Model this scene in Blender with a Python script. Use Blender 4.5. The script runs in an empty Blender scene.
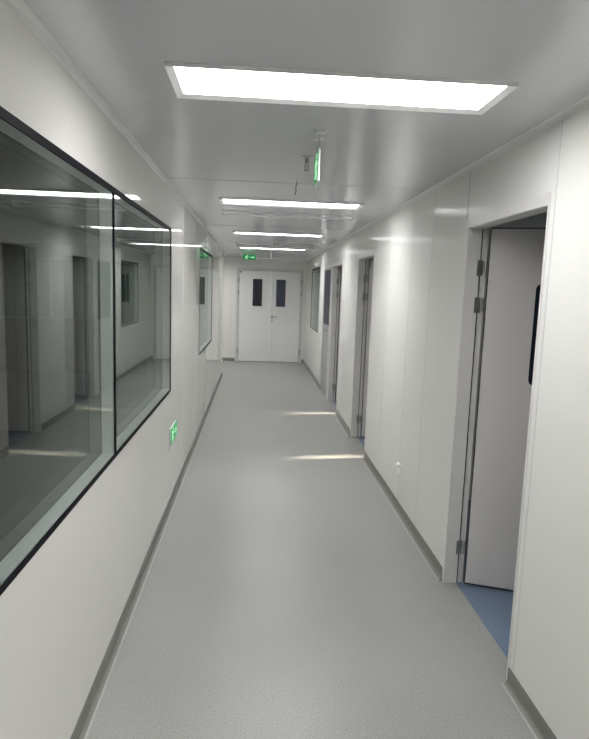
import bpy, bmesh, math, random
from mathutils import Matrix, Vector

# Distances below are in units of S metres (camera height 1.5 units = 1.77 m)
S = 1.18
C = bpy.context.scene.collection
XL, XR, ZC = -0.5545, 1.0213, 2.120      # corridor side walls and ceiling
YE = 12.15                               # end wall
T = 0.055                                # wall panel thickness

# ------------------------------------------------------------------ materials
def mat(name, color, rough=0.5, metal=0.0, spec=0.5, emis=None, estr=0.0, bump=None, speck=None, coat=0.0, mottle=None):
    m = bpy.data.materials.new(name); m.use_nodes = True
    nt = m.node_tree; b = nt.nodes['Principled BSDF']
    b.inputs['Base Color'].default_value = (*color, 1)
    b.inputs['Roughness'].default_value = rough
    b.inputs['Metallic'].default_value = metal
    b.inputs['Specular IOR Level'].default_value = spec
    b.inputs['Coat Weight'].default_value = coat
    b.inputs['Coat Roughness'].default_value = 0.05
    if emis:
        b.inputs['Emission Color'].default_value = (*emis, 1)
        b.inputs['Emission Strength'].default_value = estr
    tc = nt.nodes.new('ShaderNodeTexCoord')
    if speck:                                    # (scale, colour2, amount): fine vinyl chips
        n = nt.nodes.new('ShaderNodeTexNoise'); n.inputs['Scale'].default_value = speck[0]
        n.inputs['Detail'].default_value = 3.0
        n2 = nt.nodes.new('ShaderNodeTexNoise'); n2.inputs['Scale'].default_value = 1.3
        n2.inputs['Detail'].default_value = 4.0
        r = nt.nodes.new('ShaderNodeValToRGB')
        r.color_ramp.elements[0].position = 0.36; r.color_ramp.elements[1].position = 0.64
        r.color_ramp.elements[0].color = (*[c * speck[1] for c in color], 1)
        r.color_ramp.elements[1].color = (*[min(1, c * speck[2]) for c in color], 1)
        mx = nt.nodes.new('ShaderNodeMixRGB'); mx.blend_type = 'MULTIPLY'; mx.inputs[0].default_value = 1
        r2 = nt.nodes.new('ShaderNodeValToRGB')
        r2.color_ramp.elements[0].position = 0.3; r2.color_ramp.elements[1].position = 0.7
        r2.color_ramp.elements[0].color = (.93, .93, .93, 1); r2.color_ramp.elements[1].color = (1, 1, 1, 1)
        L = nt.links.new
        L(tc.outputs['Object'], n.inputs['Vector']); L(tc.outputs['Object'], n2.inputs['Vector'])
        L(n.outputs['Fac'], r.inputs[0]); L(n2.outputs['Fac'], r2.inputs[0])
        L(r.outputs[0], mx.inputs[1]); L(r2.outputs[0], mx.inputs[2]); L(mx.outputs[0], b.inputs['Base Color'])
    if bump:                                     # (scale vector, strength, distance)
        mp = nt.nodes.new('ShaderNodeMapping'); mp.inputs['Scale'].default_value = bump[0]
        n = nt.nodes.new('ShaderNodeTexNoise'); n.inputs['Scale'].default_value = 1.0; n.inputs['Detail'].default_value = bump[3] if len(bump) > 3 else 1.0
        bp = nt.nodes.new('ShaderNodeBump'); bp.inputs['Strength'].default_value = bump[1]; bp.inputs['Distance'].default_value = bump[2]
        L = nt.links.new
        L(tc.outputs['Object'], mp.inputs['Vector']); L(mp.outputs[0], n.inputs['Vector'])
        L(n.outputs['Fac'], bp.inputs['Height']); L(bp.outputs[0], b.inputs['Normal'])
    return m

def enamel(name, color, rough, base, gain, power, bump):
    """painted steel sheet: matt paint under a thin gloss that strengthens at grazing angles"""
    m = bpy.data.materials.new(name); m.use_nodes = True
    nt = m.node_tree; nt.nodes.clear(); N = nt.nodes.new; L = nt.links.new
    out = N('ShaderNodeOutputMaterial'); mix = N('ShaderNodeMixShader')
    df = N('ShaderNodeBsdfDiffuse'); df.inputs[0].default_value = (*color, 1)
    gl = N('ShaderNodeBsdfGlossy'); gl.inputs['Roughness'].default_value = rough
    gl.inputs[0].default_value = (.95, .96, .95, 1)
    lw = N('ShaderNodeLayerWeight'); lw.inputs[0].default_value = 0.5
    pw = N('ShaderNodeMath'); pw.operation = 'POWER'; pw.inputs[1].default_value = power
    ma = N('ShaderNodeMath'); ma.operation = 'MULTIPLY_ADD'; ma.inputs[1].default_value = gain; ma.inputs[2].default_value = base
    tc = N('ShaderNodeTexCoord'); mp = N('ShaderNodeMapping'); mp.inputs['Scale'].default_value = bump[0]
    n = N('ShaderNodeTexNoise'); n.inputs['Scale'].default_value = 1.0; n.inputs['Detail'].default_value = 1.0
    bp = N('ShaderNodeBump'); bp.inputs['Strength'].default_value = bump[1]; bp.inputs['Distance'].default_value = bump[2]
    L(tc.outputs['Object'], mp.inputs['Vector']); L(mp.outputs[0], n.inputs['Vector']); L(n.outputs['Fac'], bp.inputs['Height'])
    L(bp.outputs[0], gl.inputs['Normal'])
    L(lw.outputs['Facing'], pw.inputs[0]); L(pw.outputs[0], ma.inputs[0]); L(ma.outputs[0], mix.inputs[0])
    L(df.outputs[0], mix.inputs[1]); L(gl.outputs[0], mix.inputs[2]); L(mix.outputs[0], out.inputs['Surface'])
    return m

def glass_mat(name, tint, base=0.05, haze=0.0):
    m = bpy.data.materials.new(name); m.use_nodes = True
    nt = m.node_tree; nt.nodes.clear(); N = nt.nodes.new; L = nt.links.new
    out = N('ShaderNodeOutputMaterial'); mix = N('ShaderNodeMixShader')
    tr = N('ShaderNodeBsdfTransparent'); tr.inputs[0].default_value = (*tint, 1)
    gl = N('ShaderNodeBsdfGlossy'); gl.inputs['Roughness'].default_value = haze; gl.inputs[0].default_value = (.97, 1, .98, 1)
    lw = N('ShaderNodeLayerWeight'); lw.inputs[0].default_value = 0.5
    pw = N('ShaderNodeMath'); pw.operation = 'POWER'; pw.inputs[1].default_value = 5.0
    ma = N('ShaderNodeMath'); ma.operation = 'MULTIPLY_ADD'; ma.inputs[1].default_value = .58; ma.inputs[2].default_value = base
    L(lw.outputs['Facing'], pw.inputs[0]); L(pw.outputs[0], ma.inputs[0]); L(ma.outputs[0], mix.inputs[0])
    L(tr.outputs[0], mix.inputs[1]); L(gl.outputs[0], mix.inputs[2]); L(mix.outputs[0], out.inputs['Surface'])
    return m

WALL = enamel('wall_paint', (.85, .838, .80), .035, .006, 1.0, 3.9, ((0.0, 1.6, .25), .03, .008))
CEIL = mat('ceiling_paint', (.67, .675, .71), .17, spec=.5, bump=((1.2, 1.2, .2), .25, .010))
ROOMW = mat('room_paint', (.62, .62, .60), .5)
SEAM = mat('joint', (.36, .36, .35), .5)
COVE = mat('cove_white', (.78, .78, .77), .3)
FLOOR = mat('vinyl_floor', (.33, .34, .322), .32, speck=(170, .80, 1.2), spec=.5)
BLUE = mat('blue_vinyl', (.17, .23, .33), .4, speck=(120, .85, 1.15))
SKIRT = mat('skirting_vinyl', (.205, .205, .185), .40)
WELD = mat('weld_strip', (.44, .45, .43), .4)
FRAME = mat('frame_enamel', (.70, .69, .67), .35)
LEAF = mat('leaf_enamel', (.62, .60, .59), .32)
EDOOR = mat('door_enamel', (.93, .93, .91), .30)
GASK = mat('black_rubber', (.012, .012, .015), .5)
STEEL = mat('brushed_steel', (.42, .42, .40), .38, metal=.9)
ALU = mat('aluminium', (.72, .74, .74), .35, metal=.35)
SPACER = mat('satin_spacer', (.85, .88, .86), .40, metal=.6)
BORD = mat('black_border', (.008, .008, .012), .6, spec=.1)
JOINT = mat('pale_joint', (.62, .62, .60), .5)
DGLASS = mat('dark_glass', (.010, .012, .022), .06)
BGLASS = mat('blue_dark_glass', (.05, .06, .11), .08)
WHITE = mat('white_plastic', (.85, .86, .84), .3)
RED = mat('red_sticker', (.45, .02, .02), .5)
GREEN = mat('lit_green', (.01, .30, .08), .4, emis=(.02, .55, .14), estr=.22)
GLYPH = mat('lit_glyph', (.5, .9, .6), .4, emis=(.55, 1.0, .62), estr=.6)
LAMP = mat('lit_diffuser', (1, 1, 1), .4, emis=(1.0, .985, .985), estr=19.0)
def panel_optics(m, full):
    """prismatic lamp cover: brightest straight down, dimmer towards the sides"""
    nt = m.node_tree; b = nt.nodes['Principled BSDF']; L = nt.links.new
    lw = nt.nodes.new('ShaderNodeLayerWeight'); lw.inputs[0].default_value = 0.5
    ma = nt.nodes.new('ShaderNodeMath'); ma.operation = 'MULTIPLY_ADD'
    ma.inputs[1].default_value = -.68 * full; ma.inputs[2].default_value = full
    L(lw.outputs['Facing'], ma.inputs[0]); L(ma.outputs[0], b.inputs['Emission Strength'])
panel_optics(LAMP, 25.0)
GLASS = glass_mat('window_glass', (.50, .535, .51), .036)
CLEAR = glass_mat('clear_glass', (.95, .97, .96), .036)
CABLE = mat('grey_cable', (.10, .10, .11), .5)
WCABLE = mat('white_cable', (.9, .9, .88), .5)

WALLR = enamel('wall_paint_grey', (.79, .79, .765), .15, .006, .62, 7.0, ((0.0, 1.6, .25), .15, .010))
# ------------------------------------------------------------------ geometry helpers
class MB:
    def __init__(s): s.bm = bmesh.new()
    def box(s, x0, x1, y0, y1, z0, z1, bev=0.0, seg=2):
        t = bmesh.new()
        vs = [t.verts.new((x, y, z)) for x in (x0, x1) for y in (y0, y1) for z in (z0, z1)]
        for f in ((0, 1, 3, 2), (4, 6, 7, 5), (0, 4, 5, 1), (2, 3, 7, 6), (0, 2, 6, 4), (1, 5, 7, 3)):
            t.faces.new([vs[i] for i in f])
        if bev:
            bmesh.ops.bevel(t, geom=t.edges[:], offset=bev, segments=seg, affect='EDGES', profile=.5)
        s._merge(t); return s
    def _merge(s, t):
        me = bpy.data.meshes.new('tmp'); bmesh.ops.recalc_face_normals(t, faces=t.faces[:]); t.to_mesh(me); t.free()
        s.bm.from_mesh(me); bpy.data.meshes.remove(me)
    def cyl(s, a, b, r, n=20, r2=None):
        a, b = Vector(a), Vector(b); d = b - a; t = bmesh.new()
        bmesh.ops.create_cone(t, cap_ends=True, segments=n, radius1=r, radius2=r if r2 is None else r2, depth=d.length)
        M = Matrix.Translation((a + b) / 2) @ d.to_track_quat('Z', 'Y').to_matrix().to_4x4()
        bmesh.ops.transform(t, matrix=M, verts=t.verts[:]); s._merge(t); return s
    def tube(s, pts, r, n=8):
        pts = [Vector(p) for p in pts]; t = bmesh.new(); rings = []
        for i, p in enumerate(pts):
            d = (pts[min(i + 1, len(pts) - 1)] - pts[max(i - 1, 0)]).normalized()
            q = d.to_track_quat('Z', 'Y')
            rings.append([t.verts.new(p + q @ Vector((r * math.cos(k * 2 * math.pi / n), r * math.sin(k * 2 * math.pi / n), 0))) for k in range(n)])
        for a, b in zip(rings, rings[1:]):
            for k in range(n): t.faces.new((a[k], a[(k + 1) % n], b[(k + 1) % n], b[k]))
        t.faces.new(rings[0]); t.faces.new(rings[-1]); s._merge(t); return s
    def prism(s, poly, fn, d0, d1):
        """poly: 2-D outline, fn(u, v, d) -> 3-D; extruded from d0 to d1"""
        t = bmesh.new()
        a = [t.verts.new(fn(u, v, d0)) for u, v in poly]; b = [t.verts.new(fn(u, v, d1)) for u, v in poly]
        t.faces.new(a); t.faces.new(b[::-1]); n = len(poly)
        for i in range(n): t.faces.new((a[i], b[i], b[(i + 1) % n], a[(i + 1) % n]))
        s._merge(t); return s
    def build(s, name, m, parent=None, loc=(0, 0, 0), rz=0.0, smooth=False):
        me = bpy.data.meshes.new(name)
        bmesh.ops.scale(s.bm, vec=(S, S, S), verts=s.bm.verts[:])
        s.bm.to_mesh(me); s.bm.free(); me.materials.append(m)
        if smooth:
            for p in me.polygons: p.use_smooth = True
        o = bpy.data.objects.new(name, me); C.objects.link(o)
        if parent: o.parent = parent
        o.location = Vector(loc) * S; o.rotation_euler.z = rz
        return o

def rounded(w0, w1, h0, h1, r, n=6):
    out = []
    for cx, cy, a0 in ((w1 - r, h1 - r, 0), (w0 + r, h1 - r, 90), (w0 + r, h0 + r, 180), (w1 - r, h0 + r, 270)):
        for k in range(n + 1):
            a = math.radians(a0 + 90 * k / n); out.append((cx + r * math.cos(a), cy + r * math.sin(a)))
    return out

def struct(o): o['kind'] = 'structure'; return o
def empty(name, loc=(0, 0, 0), rz=0.0, parent=None):
    o = bpy.data.objects.new(name, None); C.objects.link(o)
    o.location = Vector(loc) * S; o.rotation_euler.z = rz; o.empty_display_size = .1
    if parent: o.parent = parent
    return o
def tag(o, label, cat, group=None):
    o['label'] = label; o['category'] = cat
    if group: o['group'] = group
    return o

# ------------------------------------------------------------------ shell
Y0 = -4.2                    # corridor behind the camera
FAR = 4.3                    # outer wall of the rooms on the right
LEFT = -5.2
DZ = 1.836                   # door opening height
doors = [(2.068, 2.862), (5.16, 5.935), (7.06, 7.92), (8.13, 8.90)]
WR = (9.53, 10.87, .822, 1.885)
WL1 = (.80, 3.905, .803, 1.868); WL2 = (5.86, 7.50, .822, 1.888)

m = MB(); m.box(XL - T, XR + T + .01, Y0, YE + .1, -.1, 0); m.box(LEFT, XL - T, Y0, YE + .1, -.1, 0)
struct(m.build('floor', FLOOR))
m = MB(); m.box(XR + T + .01, FAR, Y0, YE + .1, -.1, 0); struct(m.build('floor_blue', BLUE))
m = MB(); m.box(LEFT - .1, FAR + .1, Y0 - .1, YE + .1, ZC, ZC + .1); struct(m.build('ceiling', CEIL))
# ceiling panel joints
m = MB()
for y in (3.55, 6.05, 8.25, 10.6, 1.05): m.box(XL + .03, XR - .03, y - .002, y + .002, ZC - .0012, ZC + .002)
struct(m.build('trim_1', SEAM))

def wall_x(name, x0, x1, y0, y1, holes, m_=WALL):
    """wall slab along Y with rectangular holes (ya, yb, za, zb)"""
    m = MB(); y = y0
    for ya, yb, za, zb in sorted(holes):
        m.box(x0, x1, y, ya, 0, ZC)
        if za > 0: m.box(x0, x1, ya, yb, 0, za)
        m.box(x0, x1, ya, yb, zb, ZC)
        y = yb
    m.box(x0, x1, y, y1, 0, ZC)
    bmesh.ops.remove_doubles(m.bm, verts=m.bm.verts[:], dist=1e-5)
    return struct(m.build(name, m_))
wall_x('wall_left', XL - T, XL, Y0, 10.08, [(WL1[0], WL1[1], WL1[2], WL1[3]), (WL2[0], WL2[1], WL2[2], WL2[3])])
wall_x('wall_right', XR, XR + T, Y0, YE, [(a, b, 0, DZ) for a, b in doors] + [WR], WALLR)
# end wall with the double door opening
DX0, DX1, DEZ = -.385, .945, 1.90
m = MB(); m.box(LEFT, DX0, YE, YE + .06, 0, ZC); m.box(DX1, FAR, YE, YE + .06, 0, ZC); m.box(DX0, DX1, YE, YE + .06, DEZ, ZC)
struct(m.build('wall_far', WALL))
m = MB(); m.box(LEFT, FAR, Y0 - .06, Y0, 0, ZC); struct(m.build('wall_back', WALL))
m = MB(); m.box(LEFT - .06, LEFT, Y0, YE, 0, ZC); struct(m.build('wall_outer_left', ROOMW))
# room behind the big left window: end wall with its own long window
m = MB(); EW = (-4.6, -.95, .88, 1.90)
m.box(LEFT, EW[0], 10.02, 10.08, 0, ZC); m.box(EW[1], XL - T, 10.02, 10.08, 0, ZC)
m.box(EW[0], EW[1], 10.02, 10.08, 0, EW[2]); m.box(EW[0], EW[1], 10.02, 10.08, EW[3], ZC)
struct(m.build('wall_room', ROOMW))
m = MB(); m.box(LEFT, XL - T, -.8, -.74, 0, ZC); struct(m.build('wall_room_near', ROOMW))
# dividers between the rooms on the right
for i, y in enumerate((4.1, 6.6, 8.0, 9.2)):
    m = MB(); m.box(XR + T, FAR, y, y + .05, 0, ZC); struct(m.build('wall_divider_%d' % (i + 1), ROOMW))
# outer wall of those rooms with two unseen slots, added to shape sunlight into floor stripes
slots = [(5.60, 5.74, 1.17, 1.39), (7.52, 7.64, 1.17, 1.39)]
wall_x('wall_outer_right', FAR, FAR + .06, Y0, YE, slots, ROOMW)

# vertical panel joints of the enamelled walls
m = MB()
for y in (2.02, 3.44, 3.90, 4.55, 6.75, 9.25, 11.3, 1.0, 0.1, -1):
    z0 = .07
    m.box(XR - .0012, XR + .002, y - .0018, y + .0018, z0, ZC)
struct(m.build('trim_2', JOINT))
m = MB()
for y in (4.55, 5.5, 8.2, 9.2): m.box(XL - .002, XL + .0012, y - .0018, y + .0018, .07, ZC)
for x in (-.5, ): m.box(x - .002, x + .002, YE - .0012, YE + .002, .07, ZC)
struct(m.build('trim_3', JOINT))
m = MB(); m.box(XR - .0012, XR + .002, 2.8795, 2.8835, DZ + .035, ZC); struct(m.build('trim_8', SEAM))

# ------------------------------------------------------------------ skirting with cove, ceiling cove
def skirt(name, pts_dir, a, b):
    """pts_dir: +1 profile grows towards +x from wall XL, -1 from wall XR, 0 along end wall"""
    H, th, r = .069, .004, .017
    prof = [(0, 0), (0, H), (th * .6, H), (th, H - .004), (th, r + .001)]
    for k in range(6):
        an = math.radians(180 + 90 * k / 5 * 1.0)
        prof.append((th + r + r * math.cos(an), .0015 + r + r * math.sin(an)))
    prof.append((th + r, 0))
    m = MB()
    if pts_dir == 1: m.prism(prof, lambda u, v, d: (XL + u, d, v), a, b)
    elif pts_dir == -1: m.prism(prof, lambda u, v, d: (XR - u, d, v), a, b)
    else: m.prism(prof, lambda u, v, d: (d, YE - u, v), a, b)
    o = struct(m.build(name, SKIRT))
    w = MB()
    if pts_dir == 1: w.box(XL + .019, XL + .028, a, b, 0, .0018)
    elif pts_dir == -1: w.box(XR - .028, XR - .019, a, b, 0, .0018)
    else: w.box(a, b, YE - .028, YE - .019, 0, .0018)
    w.build('weld_strip', WELD, o)
skirt('baseboard_left', 1, Y0, 10.08)
ys = [Y0] + [v for d in doors for v in (d[0] - .012, d[1] + .012)] + [YE]
for i in range(0, len(ys), 2):
    if ys[i + 1] - ys[i] > .3: skirt('baseboard_right_%d' % (i // 2 + 1), -1, ys[i], ys[i + 1])
skirt('baseboard_far_1', 0, LEFT, DX0 - .03)
skirt('baseboard_far_2', 0, DX1 + .03, XR)
m = MB(); m.box(XL - T - .0, XL, 10.08, 10.084, 0, .069); struct(m.build('baseboard_corner', SKIRT))
def cove(name, side, a, b):
    r = .02; prof = [(0, 0)]
    for k in range(7):
        an = math.radians(90 * k / 6); prof.append((r - r * math.sin(an) , -(r - r * math.cos(an))))
    prof = [(0, 0), (0, -r)] + [(r - r * math.cos(math.radians(15 * k)), -r + r * math.sin(math.radians(15 * k))) for k in range(1, 6)] + [(r, 0)]
    m = MB()
    if side == 1: m.prism(prof, lambda u, v, d: (XL + u, d, ZC + v), a, b)
    elif side == -1: m.prism(prof, lambda u, v, d: (XR - u, d, ZC + v), a, b)
    else: m.prism(prof, lambda u, v, d: (d, YE - u, ZC + v), a, b)
    struct(m.build(name, COVE))
cove('trim_4', 1, Y0, 10.08); cove('trim_5', -1, Y0, YE); cove('trim_6', 0, LEFT, XR)
# aluminium corner post where the left wall ends
m = MB(); m.box(XL - T - .004, XL + .004, 10.07, 10.088, .069, ZC, .003); struct(m.build('trim_7', COVE))

# ------------------------------------------------------------------ interior windows
def wall_window(name, side, y0, y1, z0, z1, mull=(), border=.020, depth=T, spacer=SPACER):
    """side=+1: glass face flush with the left wall (faces +x); -1: right wall"""
    xf = XL if side == 1 else XR
    X = lambda d: xf - side * d            # d = depth into the wall
    def bx(mb, d0, d1, *r):
        a, b = sorted((X(d0), X(d1))); mb.box(a, b, *r)
    w = struct(empty(name, (xf, (y0 + y1) / 2, z0)))
    off = Vector((xf, (y0 + y1) / 2, z0))
    def put(mb, nm, mt):
        bmesh.ops.translate(mb.bm, vec=-off, verts=mb.bm.verts[:]); return mb.build(nm, mt, w)
    # outer and inner black printed borders
    for nm, d0, d1 in (('outer_border', -.002, .003), ('inner_border', depth - .003, depth + .002)):
        m = MB(); t = border
        bx(m, d0, d1, y0, y1, z0, z0 + t * .8); bx(m, d0, d1, y0, y1, z1 - t * 1.15, z1)
        bx(m, d0, d1, y0, y0 + t, z0 + t * .8, z1 - t * 1.15)
        bx(m, d0, d1, y1 - t * .7, y1, z0 + t * .8, z1 - t * 1.15)
        for my in mull: bx(m, d0, d1, my - t * .5, my + t * .5, z0 + t * .8, z1 - t * 1.15)
        put(m, nm, BORD)
    # spacer frame between the two panes of each light
    e = [y0 + .012] + [v for my in mull for v in (my - .004, my + .004)] + [y1 - .012]
    for k in range(0, len(e), 2):
        a, b = e[k], e[k + 1]; c = .010
        m = MB()
        for rr in ((a, b, z0 + .008, z0 + .018), (a, b, z1 - .022, z1 - .012), (a, a + c, z0 + .018, z1 - .022), (b - c, b, z0 + .018, z1 - .022)):
            bx(m, .0045, depth - .004, *rr)
        put(m, 'spacer_frame', spacer)
        for nm, d0, gm in (('outer_pane', .0006, CLEAR), ('inner_pane', depth - .0028, GLASS)):
            m = MB(); bx(m, d0, d0 + .0022, a + .001, b - .001, z0 + .006, z1 - .010); put(m, nm, gm)
    return w
wall_window('window_1', 1, *WL1, mull=(2.36,))
wall_window('window_2', 1, *WL2)
wall_window('window_3', -1, *WR)
# window in the room's end wall
w = struct(empty('window_4', (EW[0], 10.03, EW[2])))
m = MB(); t = .03
ex = (0, EW[1] - EW[0], 0, EW[3] - EW[2])
m.box(0, ex[1], -.012, .06, 0, t); m.box(0, ex[1], -.012, .06, ex[3] - t, ex[3]); m.box(0, t, -.012, .06, t, ex[3] - t); m.box(ex[1] - t, ex[1], -.012, .06, t, ex[3] - t)
for q in (1.2, 2.43): m.box(q - t / 2, q + t / 2, -.012, .06, t, ex[3] - t)
m.build('window_frame', SPACER, w)
m = MB(); m.box(t, ex[1] - t, .02, .026, t, ex[3] - t); m.build('glass_pane', GLASS, w)

# ------------------------------------------------------------------ room doors on the right
def lever(parent, x, z, side_y, sgn, name='handle', mt=STEEL):
    """lever handle on a leaf: rose, neck, lever. side_y: face position, sgn: outward direction in local y"""
    m = MB()
    m.cyl((x, side_y, z), (x, side_y + sgn * .006, z), .022, 24)
    m.cyl((x, side_y + sgn * .005, z), (x, side_y + sgn * .035, z), .008, 14)
    m.tube([(x, side_y + sgn * .034, z), (x - .02, side_y + sgn * .037, z), (x - .09, side_y + sgn * .037, z - .002)], .0075, 12)
    h = m.build(name, mt, parent)
    m = MB(); m.cyl((x, side_y, z - .062), (x, side_y + sgn * .006, z - .062), .018, 22)
    m.box(x - .002, x + .002, *sorted((side_y + sgn * .005, side_y + sgn * .008)), z - .070, z - .054)
    m.build('keyhole', mt, parent)
    return h

def room_door(n, y0, y1, ang, leafm=LEAF, win=(.225, .43, 1.075, 1.57), winm=DGLASS, top=1.825, flush=False):
    d = struct(empty('door_%d' % n, (XR, y1, 0)))
    W = y1 - y0
    # local coords: x from wall face into the room, y from far jamb (0) to near jamb (-W)
    m = MB(); f = .014; D = T + .012
    # thin face flange around the opening (top one is taller)
    m.box(-.003, .004, -f, f * .9, 0, DZ + .035, .0012); m.box(-.003, .004, -W - f, -W, 0, DZ + .035, .0012)
    m.box(-.003, .004, -W, -f, DZ - .010, DZ + .035, .0012)
    # reveals
    m.box(.004, D, -.012, 0, 0, DZ - .010); m.box(.004, D, -W, -W + .001, 0, DZ - .010); m.box(.004, D, -W + .001, -.012, DZ - .012, DZ)
    # stepped rebate on the room side
    m.box(D, D + .035, -.004, .03, 0, DZ + .03); m.box(D, D + .035, -W - .03, -W - .002, 0, DZ + .03); m.box(D, D + .035, -W, -.004, DZ, DZ + .03)
    m.build('door_frame', FRAME, d)
    m = MB(); m.box(D + .0005, D + .006, -.010, -.0045, 0, DZ - .002); m.box(D + .0005, D + .006, -W + .0, -W + .005, 0, DZ - .002)
    m.box(D + .0005, D + .006, -W + .005, -.010, DZ - .006, DZ)
    m.build('gasket', GASK, d)
    m = MB()
    for z in (.33, .95, 1.30): m.cyl((.02, -.0125, z), (.02, -.0135, z), .005, 12)
    for z in (.33, 1.30): m.cyl((-.0045, -.004, z), (-.0035, -.004, z), .0035, 12)
    m.build('screw_cap', COVE, d)
    hx, hy = D + .032, -.030
    for z in (.16, 1.42, 1.60):
        if flush: continue
        m = MB()
        m.box(.052, D + .014, -.0165, -.0125, z, z + .075, .001)
        m.box(D + .02, hx, -.020, -.0165, z + .01, z + .03); m.box(D + .02, hx, -.020, -.0165, z + .045, z + .065)
        m.cyl((hx - .006, -.022, z + .004), (hx - .006, -.022, z + .071), .0065, 16)
        m.build('hinge', STEEL, d)
    if flush: hx, hy = .004, -.014
    # leaf
    lf_w = W - (.018 if flush else .012); th = .036
    m = MB(); m.box(.004, lf_w, .0, th, .012, top, .002)
    lf = m.build('door_leaf', leafm, d, (hx + .004, hy, 0), ang - math.pi / 2)
    m = MB(); m.box(.0, .0035, .002, th + .006, .012, top); m.box(.0, lf_w, .004, th - .004, .004, .0118)
    m.box(.004, lf_w, .004, th - .004, top + .0002, top + .006)
    m.build('edge_seal', GASK, lf)
    if win:
        m = MB(); m.prism(rounded(*win, .03), lambda u, v, q: (u, q, v), -.0015, th + .0015)
        m.build('vision_panel', winm, lf)
    hp = .40 if flush else lf_w - .06
    lever(lf, hp, .93, 0, -1); lever(lf, hp, .93, th, 1, 'inner_handle')
    return d
R = math.radians
room_door(1, *doors[0], R(70))
room_door(2, *doors[1], R(80))
room_door(3, *doors[2], R(100))
room_door(4, *doors[3], 0, leafm=mat('grey_leaf_enamel', (.36, .37, .38), .35), win=(.03, .72, 1.02, 1.80), winm=mat('tinted_film', (.045, .05, .075), .45, spec=.08), flush=True, top=1.822)

# ------------------------------------------------------------------ double door at the end
d = struct(empty('door_5', (DX0, YE, 0)))
W = DX1 - DX0
m = MB(); m.box(-.02, .03, -.012, .05, 0, DEZ + .02, .002); m.box(W - .03, W + .02, -.012, .05, 0, DEZ + .02, .002)
m.box(.03, W - .03, -.012, .05, DEZ - .03, DEZ + .02, .002); m.build('door_frame', FRAME, d)
m = MB(); m.box(.03, .036, .001, .02, 0, DEZ - .03); m.box(W - .036, W - .03, .001, .02, 0, DEZ - .03); m.box(.036, W - .036, .001, .02, DEZ - .036, DEZ - .03)
m.box(.03, W - .03, .006, .03, .0, .007); m.build('gasket', SEAM, d)
mid = .686
for k, (a, b, wa) in enumerate(((.038, mid - .002, .315), (mid + .002, W - .038, .795))):
    m = MB(); m.box(a, b, 0, .036, .009, DEZ - .038, .002); lf = m.build('door_leaf', EDOOR, d)
    m = MB(); m.box(wa - .012, wa + .203, -.004, .0, 1.135, 1.715, .001); m.build('vision_frame', EDOOR, lf)
    m = MB(); m.prism(rounded(wa, wa + .19, 1.15, 1.70, .008), lambda u, v, q: (u, q, v), -.0055, -.002); m.build('vision_panel', DGLASS if k == 0 else BGLASS, lf)
    if k == 1:
        m = MB(); m.cyl((a + .035, 0, .94), (a + .035, -.006, .94), .024, 24); m.cyl((a + .035, -.004, .94), (a + .035, -.034, .94), .009, 14)
        m.tube([(a + .03, -.034, .94), (a + .06, -.037, .94), (a + .14, -.037, .938)], .009, 12); m.build('handle', STEEL, lf)
        m = MB(); m.cyl((a + .035, 0, .87), (a + .035, -.007, .87), .018, 22); m.build('keyhole', STEEL, lf)
    else:
        m = MB(); m.cyl((a + .022, 0, 1.835), (a + .022, -.003, 1.835), .017, 20); o = m.build('sticker', RED, lf); o['label'] = 'small red round sticker'
    hxx = .024 if k == 0 else W - .024
    for z in (.18, 1.38, 1.62):
        m = MB(); m.cyl((hxx, -.018, z), (hxx, -.018, z + .09), .009, 14); m.box(hxx - .016, hxx + .016, -.016, -.0125, z, z + .09)
        m.build('hinge', STEEL, lf)

# ------------------------------------------------------------------ lights
def lamp(first=[None]):
    t = empty('ceiling_light')
    L_, Wd, f = .487, .118, .022
    m = MB(); o, n = -.012, -.0034            # sloping aluminium lip around the diffuser
    for (ax, ay), (bx_, by) in (((-1, -1), (1, -1)), ((1, -1), (1, 1)), ((1, 1), (-1, 1)), ((-1, 1), (-1, -1))):
        q = m.bm; P = lambda sx, sy, e, z: q.verts.new((sx * (L_ + e), sy * (Wd + e), z))
        v = [P(ax, ay, 0, n), P(bx_, by, 0, n), P(bx_, by, f, o), P(ax, ay, f, o), P(ax, ay, f, 0), P(bx_, by, f, 0)]
        q.faces.new((v[0], v[1], v[2], v[3])); q.faces.new((v[3], v[2], v[5], v[4]))
    bmesh.ops.remove_doubles(m.bm, verts=m.bm.verts[:], dist=1e-6); bmesh.ops.recalc_face_normals(m.bm, faces=m.bm.faces[:])
    m.build('light_frame', COVE, t)
    m = MB(); m.box(-L_, L_, -Wd, Wd, -.0025, .0); m.build('diffuser', LAMP, t)
    return t
def dup(root, loc):
    r = root.copy(); C.objects.link(r); r.location = Vector(loc) * S
    for ch in list(root.children):
        c = ch.copy(); C.objects.link(c); c.parent = r
    return r
L0 = lamp(); L0.location = Vector((.238, 1.90, ZC)) * S
G = 'recessed light panels along the corridor ceiling'
tag(L0, 'long white light panel in the ceiling, the nearest and largest of the row', 'ceiling light', G)
for y, lb in ((4.35, 'lit ceiling panel just beyond the hanging green sign, second of the row from the front'),
              (6.75, 'lit ceiling panel between the two thin metal ceiling rails, third of the row'),
              (9.15, 'lit ceiling panel farthest away, closest to the white double door')):
    tag(dup(L0, (.235, y, ZC)), lb, 'ceiling light', G)
FILL = mat('fill_diffuser', (1, 1, 1), .4, emis=(1.0, .97, .93), estr=12)
fill_panel = dup(L0, (2.9, 2.5, ZC)); fill_panel.name = 'ceiling_light'  # unseen fill panel, added to brighten the first room and its door leaf
for c in list(fill_panel.children):
    if c.name.startswith('diffuser'): c.data = c.data.copy(); c.data.materials[0] = FILL
tag(fill_panel, 'unseen ceiling panel added to brighten the first side room', 'ceiling light', 'light panels out of view')
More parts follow.
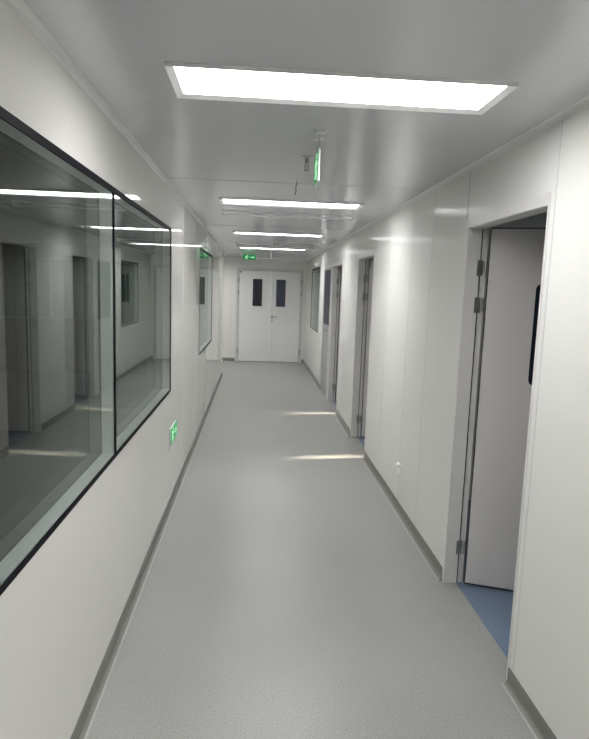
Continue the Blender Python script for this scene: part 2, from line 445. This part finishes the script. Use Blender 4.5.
# the same fittings outside the view: behind the photographer and in the side corridor
for loc in ((.245, -.55, ZC), (.245, -2.95, ZC), (-1.14, 11.3, ZC), (-2.9, 11.2, ZC)):
    tag(dup(L0, loc), 'unseen ceiling panel added to brighten the first side room', 'ceiling light', 'light panels out of view')

# ------------------------------------------------------------------ signs
def man(fn, w, h, mt, parent, d0, d1, x0):
    """running person and arrow drawn as raised shapes; u runs 0..w, v 0..h"""
    k = h; m = MB()
    P = lambda pts: [(x0 + x * k, y * k) for x, y in pts]
    head = [(x0 + (.60 + .085 * math.cos(a * math.pi / 6)) * k, (.83 + .085 * math.sin(a * math.pi / 6)) * k) for a in range(12)]
    m.prism(head, fn, d0, d1)
    m.prism(P([(.38, .72), (.56, .72), (.58, .62), (.50, .40), (.34, .40), (.36, .55)]), fn, d0, d1)
    m.prism(P([(.56, .70), (.74, .58), (.82, .62), (.84, .56), (.74, .50), (.56, .60)]), fn, d0, d1)
    m.prism(P([(.38, .72), (.22, .62), (.18, .46), (.25, .45), (.29, .57), (.40, .63)]), fn, d0, d1)
    m.prism(P([(.50, .42), (.66, .32), (.66, .10), (.57, .10), (.57, .27), (.40, .36)]), fn, d0, d1)
    m.prism(P([(.34, .42), (.45, .38), (.33, .20), (.12, .20), (.12, .28), (.28, .29)]), fn, d0, d1)
    return m
def exit_sign(name, w, h, th):
    """local: face towards -y, width along x (0..w), height z (0..h)"""
    t = empty(name)
    m = MB(); m.box(0, w, 0, th, 0, h, .003); m.build('sign_case', ALU, t)
    m = MB(); m.box(.006, w - .006, -.0015, 0, .006, h - .006); m.build('green_panel', GREEN, t)
    fn = lambda u, v, q: (u, q, v)
    m = man(fn, w, h, GLYPH, t, -.003, -.0014, w * .5 - h * .35 if w < h * 1.8 else w * .12)
    if w >= h * 1.8:
        a = w * .58; ar = MB()
        ar.prism([(a, h * .43), (a, h * .57), (a + h * .45, h * .57), (a + h * .45, h * .72), (a + h * .75, h * .5), (a + h * .45, h * .28), (a + h * .45, h * .43)], fn, -.003, -.0014)
        ar.build('arrow', GLYPH, t)
    m.build('running_figure', GLYPH, t)
    return t
# low on the left wall: face towards +x
s = exit_sign('exit_sign', .310, .115, .010)
s.location = Vector((XL + .011, 3.845, .445)) * S; s.rotation_euler.z = math.pi / 2
tag(s, 'small green running figure exit sign low on the left wall below the big window', 'exit sign', 'green exit signs')
m = MB(); m.box(.0, .03, .002, .009, -.035, -.0005, .001); m.build('cable_cover', SPACER, s)
# hung in front of the end wall above the double door
s = exit_sign('exit_sign', .245, .100, .014); s.location = Vector((-.262, 10.8, 2.012)) * S
tag(s, 'green running figure exit sign at the corridor end, above the white double door', 'exit sign', 'green exit signs')
for x in (.05, .195):
    m = MB(); m.cyl((x, .007, .10), (x, .007, ZC - 2.012), .003, 8); m.build('hanger_rod', STEEL, s)
# hung edge on near the camera, two faced
s = exit_sign('exit_sign', .16, .125, .008); s.location = Vector((.224, 2.61, 1.925)) * S; s.rotation_euler.z = -math.pi / 2
s.location = Vector((.229, 2.52, 1.925)) * S; s.rotation_euler.z = R(-90)
tag(s, 'green exit sign hanging edge on from the ceiling beyond the nearest light panel', 'exit sign', 'green exit signs')
for x in (.03, .13):
    m = MB(); m.tube([(x, .004, .125), (x + .005, .004, .150), (x, .004, .165), (x, .004, ZC - 1.925 - .006)], .0022, 8)
    m.build('hanger_rod', STEEL, s)
for x in (.03, .13):
    m = MB(); m.cyl((x, .006, ZC - 1.925 - .010), (x, .006, ZC - 1.925), .020, 24, .028); m.build('ceiling_rose', ALU, s)

# ------------------------------------------------------------------ ceiling bits
t = empty('sprinkler', (.222, 2.84, ZC))
m = MB(); m.cyl((0, 0, -.006), (0, 0, 0), .024, 24, .030); m.build('escutcheon', STEEL, t)
m = MB(); m.cyl((0, 0, -.030), (0, 0, -.005), .009, 16); m.tube([(.008, 0, -.03), (.011, 0, -.045), (.002, 0, -.062)], .0022, 8); m.tube([(-.008, 0, -.03), (-.011, 0, -.045), (-.002, 0, -.062)], .0022, 8)
m.build('sprinkler_body', STEEL, t)
m = MB(); m.cyl((0, 0, -.068), (0, 0, -.062), .013, 20); m.build('deflector', STEEL, t)
tag(t, 'small metal ceiling sprinkler just beyond the hanging edge on green sign', 'sprinkler')

m = MB(); m.tube([(0, 0, 0), (.003, .002, -.02), (-.002, 0, -.045), (.002, .001, -.055), (-.004, 0, -.082)], .0022, 8)
c = m.build('hanging_cable', CABLE, None, (.212, 3.44, ZC)); tag(c, 'short dark cable end hanging from ceiling in front of the second light panel', 'cable', 'cable ends hanging from the ceiling')
m = MB(); m.tube([(0, 0, 0), (.001, 0, -.06), (-.002, 0, -.12), (.0, 0, -.165)], .0035, 8)
c = m.build('hanging_cable', WCABLE, None, (.222, 9.5, ZC)); tag(c, 'short white cable hanging from the ceiling above the double door', 'cable', 'cable ends hanging from the ceiling')
t = empty('sprinkler', (.222, 7.75, ZC))
m = MB(); m.cyl((0, 0, -.006), (0, 0, 0), .024, 20, .030); m.build('escutcheon', STEEL, t)
m = MB(); m.cyl((0, 0, -.055), (0, 0, -.005), .009, 12); m.cyl((0, 0, -.060), (0, 0, -.055), .016, 16); m.build('sprinkler_body', STEEL, t)
tag(t, 'tiny sprinkler in front of the farther thin metal ceiling rail', 'sprinkler')
t['group'] = 'ceiling sprinklers'
for y, lb in ((4.82, 'thin metal rail hung across the ceiling just beyond the second light panel'),
              (8.25, 'thin metal rail across the ceiling just before the farthest light panel')):
    t = empty('ceiling_rail', (.243, y, ZC)); h = .527
    m = MB(); m.box(-h, h, -.055, -.045, -.022, -.012, .001); m.box(-h, h, .045, .055, -.040, -.030, .001); m.build('rail_bar', ALU, t)
    for x in (-h, h):
        m = MB(); m.box(x - .005, x + .005, -.056, .056, -.050, -.001, .001); m.build('end_bracket', COVE, t)
    tag(t, lb, 'rail', 'thin rails across the ceiling')

# ------------------------------------------------------------------ small wall fittings
t = empty('wall_socket', (XR, 3.89, .262))
m = MB(); m.box(-.006, .0, -.040, .040, 0, .075, .002); m.build('face_plate', WHITE, t)
m = MB(); m.box(-.022, -.0062, -.022, .022, .046, .068, .003); m.build('cover_flap', WHITE, t)
tag(t, 'small white power socket low on the right wall beyond the nearest open doorway', 'socket')
t = empty('wall_socket', (XL, 9.86, .225))
m = MB(); m.box(.0, .008, -.040, .040, 0, .075, .002); m.build('face_plate', WHITE, t)
m = MB(); m.box(.0082, .014, -.016, .016, .02, .05, .002); m.build('cover_flap', WHITE, t)
tag(t, 'small white socket low at the far corner where the left wall ends', 'socket')

# ------------------------------------------------------------------ daylight
sd = bpy.data.lights.new('sun', 'SUN'); sd.energy = 23; sd.angle = R(1.5); sd.color = (1, .84, .68)
so = bpy.data.objects.new('sun', sd); C.objects.link(so)
dirv = Vector((-1, -.14, -.355)).normalized()
so.rotation_euler = dirv.to_track_quat('-Z', 'Y').to_euler(); so.location = (9, 6, 5)
wd = bpy.data.worlds.new('world'); bpy.context.scene.world = wd; wd.use_nodes = True
wd.node_tree.nodes['Background'].inputs[0].default_value = (.75, .85, 1, 1)
wd.node_tree.nodes['Background'].inputs[1].default_value = .6

# ------------------------------------------------------------------ camera
yaw, pitch, roll, fpx = 6.89455033e-02, -1.34387217e-01, 3.33039811e-02, 586.83
cy, sy, cp, sp = math.cos(yaw), math.sin(yaw), math.cos(pitch), math.sin(pitch)
f = Vector((sy * cp, cy * cp, sp)); r = Vector((cy, -sy, 0)); u = r.cross(f)
cr, sr = math.cos(roll), math.sin(roll)
r2 = cr * r + sr * u; u2 = -sr * r + cr * u
cd = bpy.data.cameras.new('camera'); cam = bpy.data.objects.new('camera', cd); C.objects.link(cam)
M = Matrix((r2, u2, -f)).transposed().to_4x4(); M.translation = Vector((0, 0, 1.5 * S)); cam.matrix_world = M
cd.sensor_fit = 'HORIZONTAL'; cd.sensor_width = 36; cd.lens = fpx / 589 * 36; cd.clip_start = .02
sc = bpy.context.scene; sc.camera = cam
sc.cycles.diffuse_bounces = 10; sc.cycles.max_bounces = 16; sc.cycles.transparent_max_bounces = 24; sc.cycles.glossy_bounces = 6
sc.view_settings.view_transform = 'Standard'; sc.view_settings.look = 'None'; sc.view_settings.gamma = 1
sc.view_settings.use_curve_mapping = False; sc.view_settings.exposure = 0.2
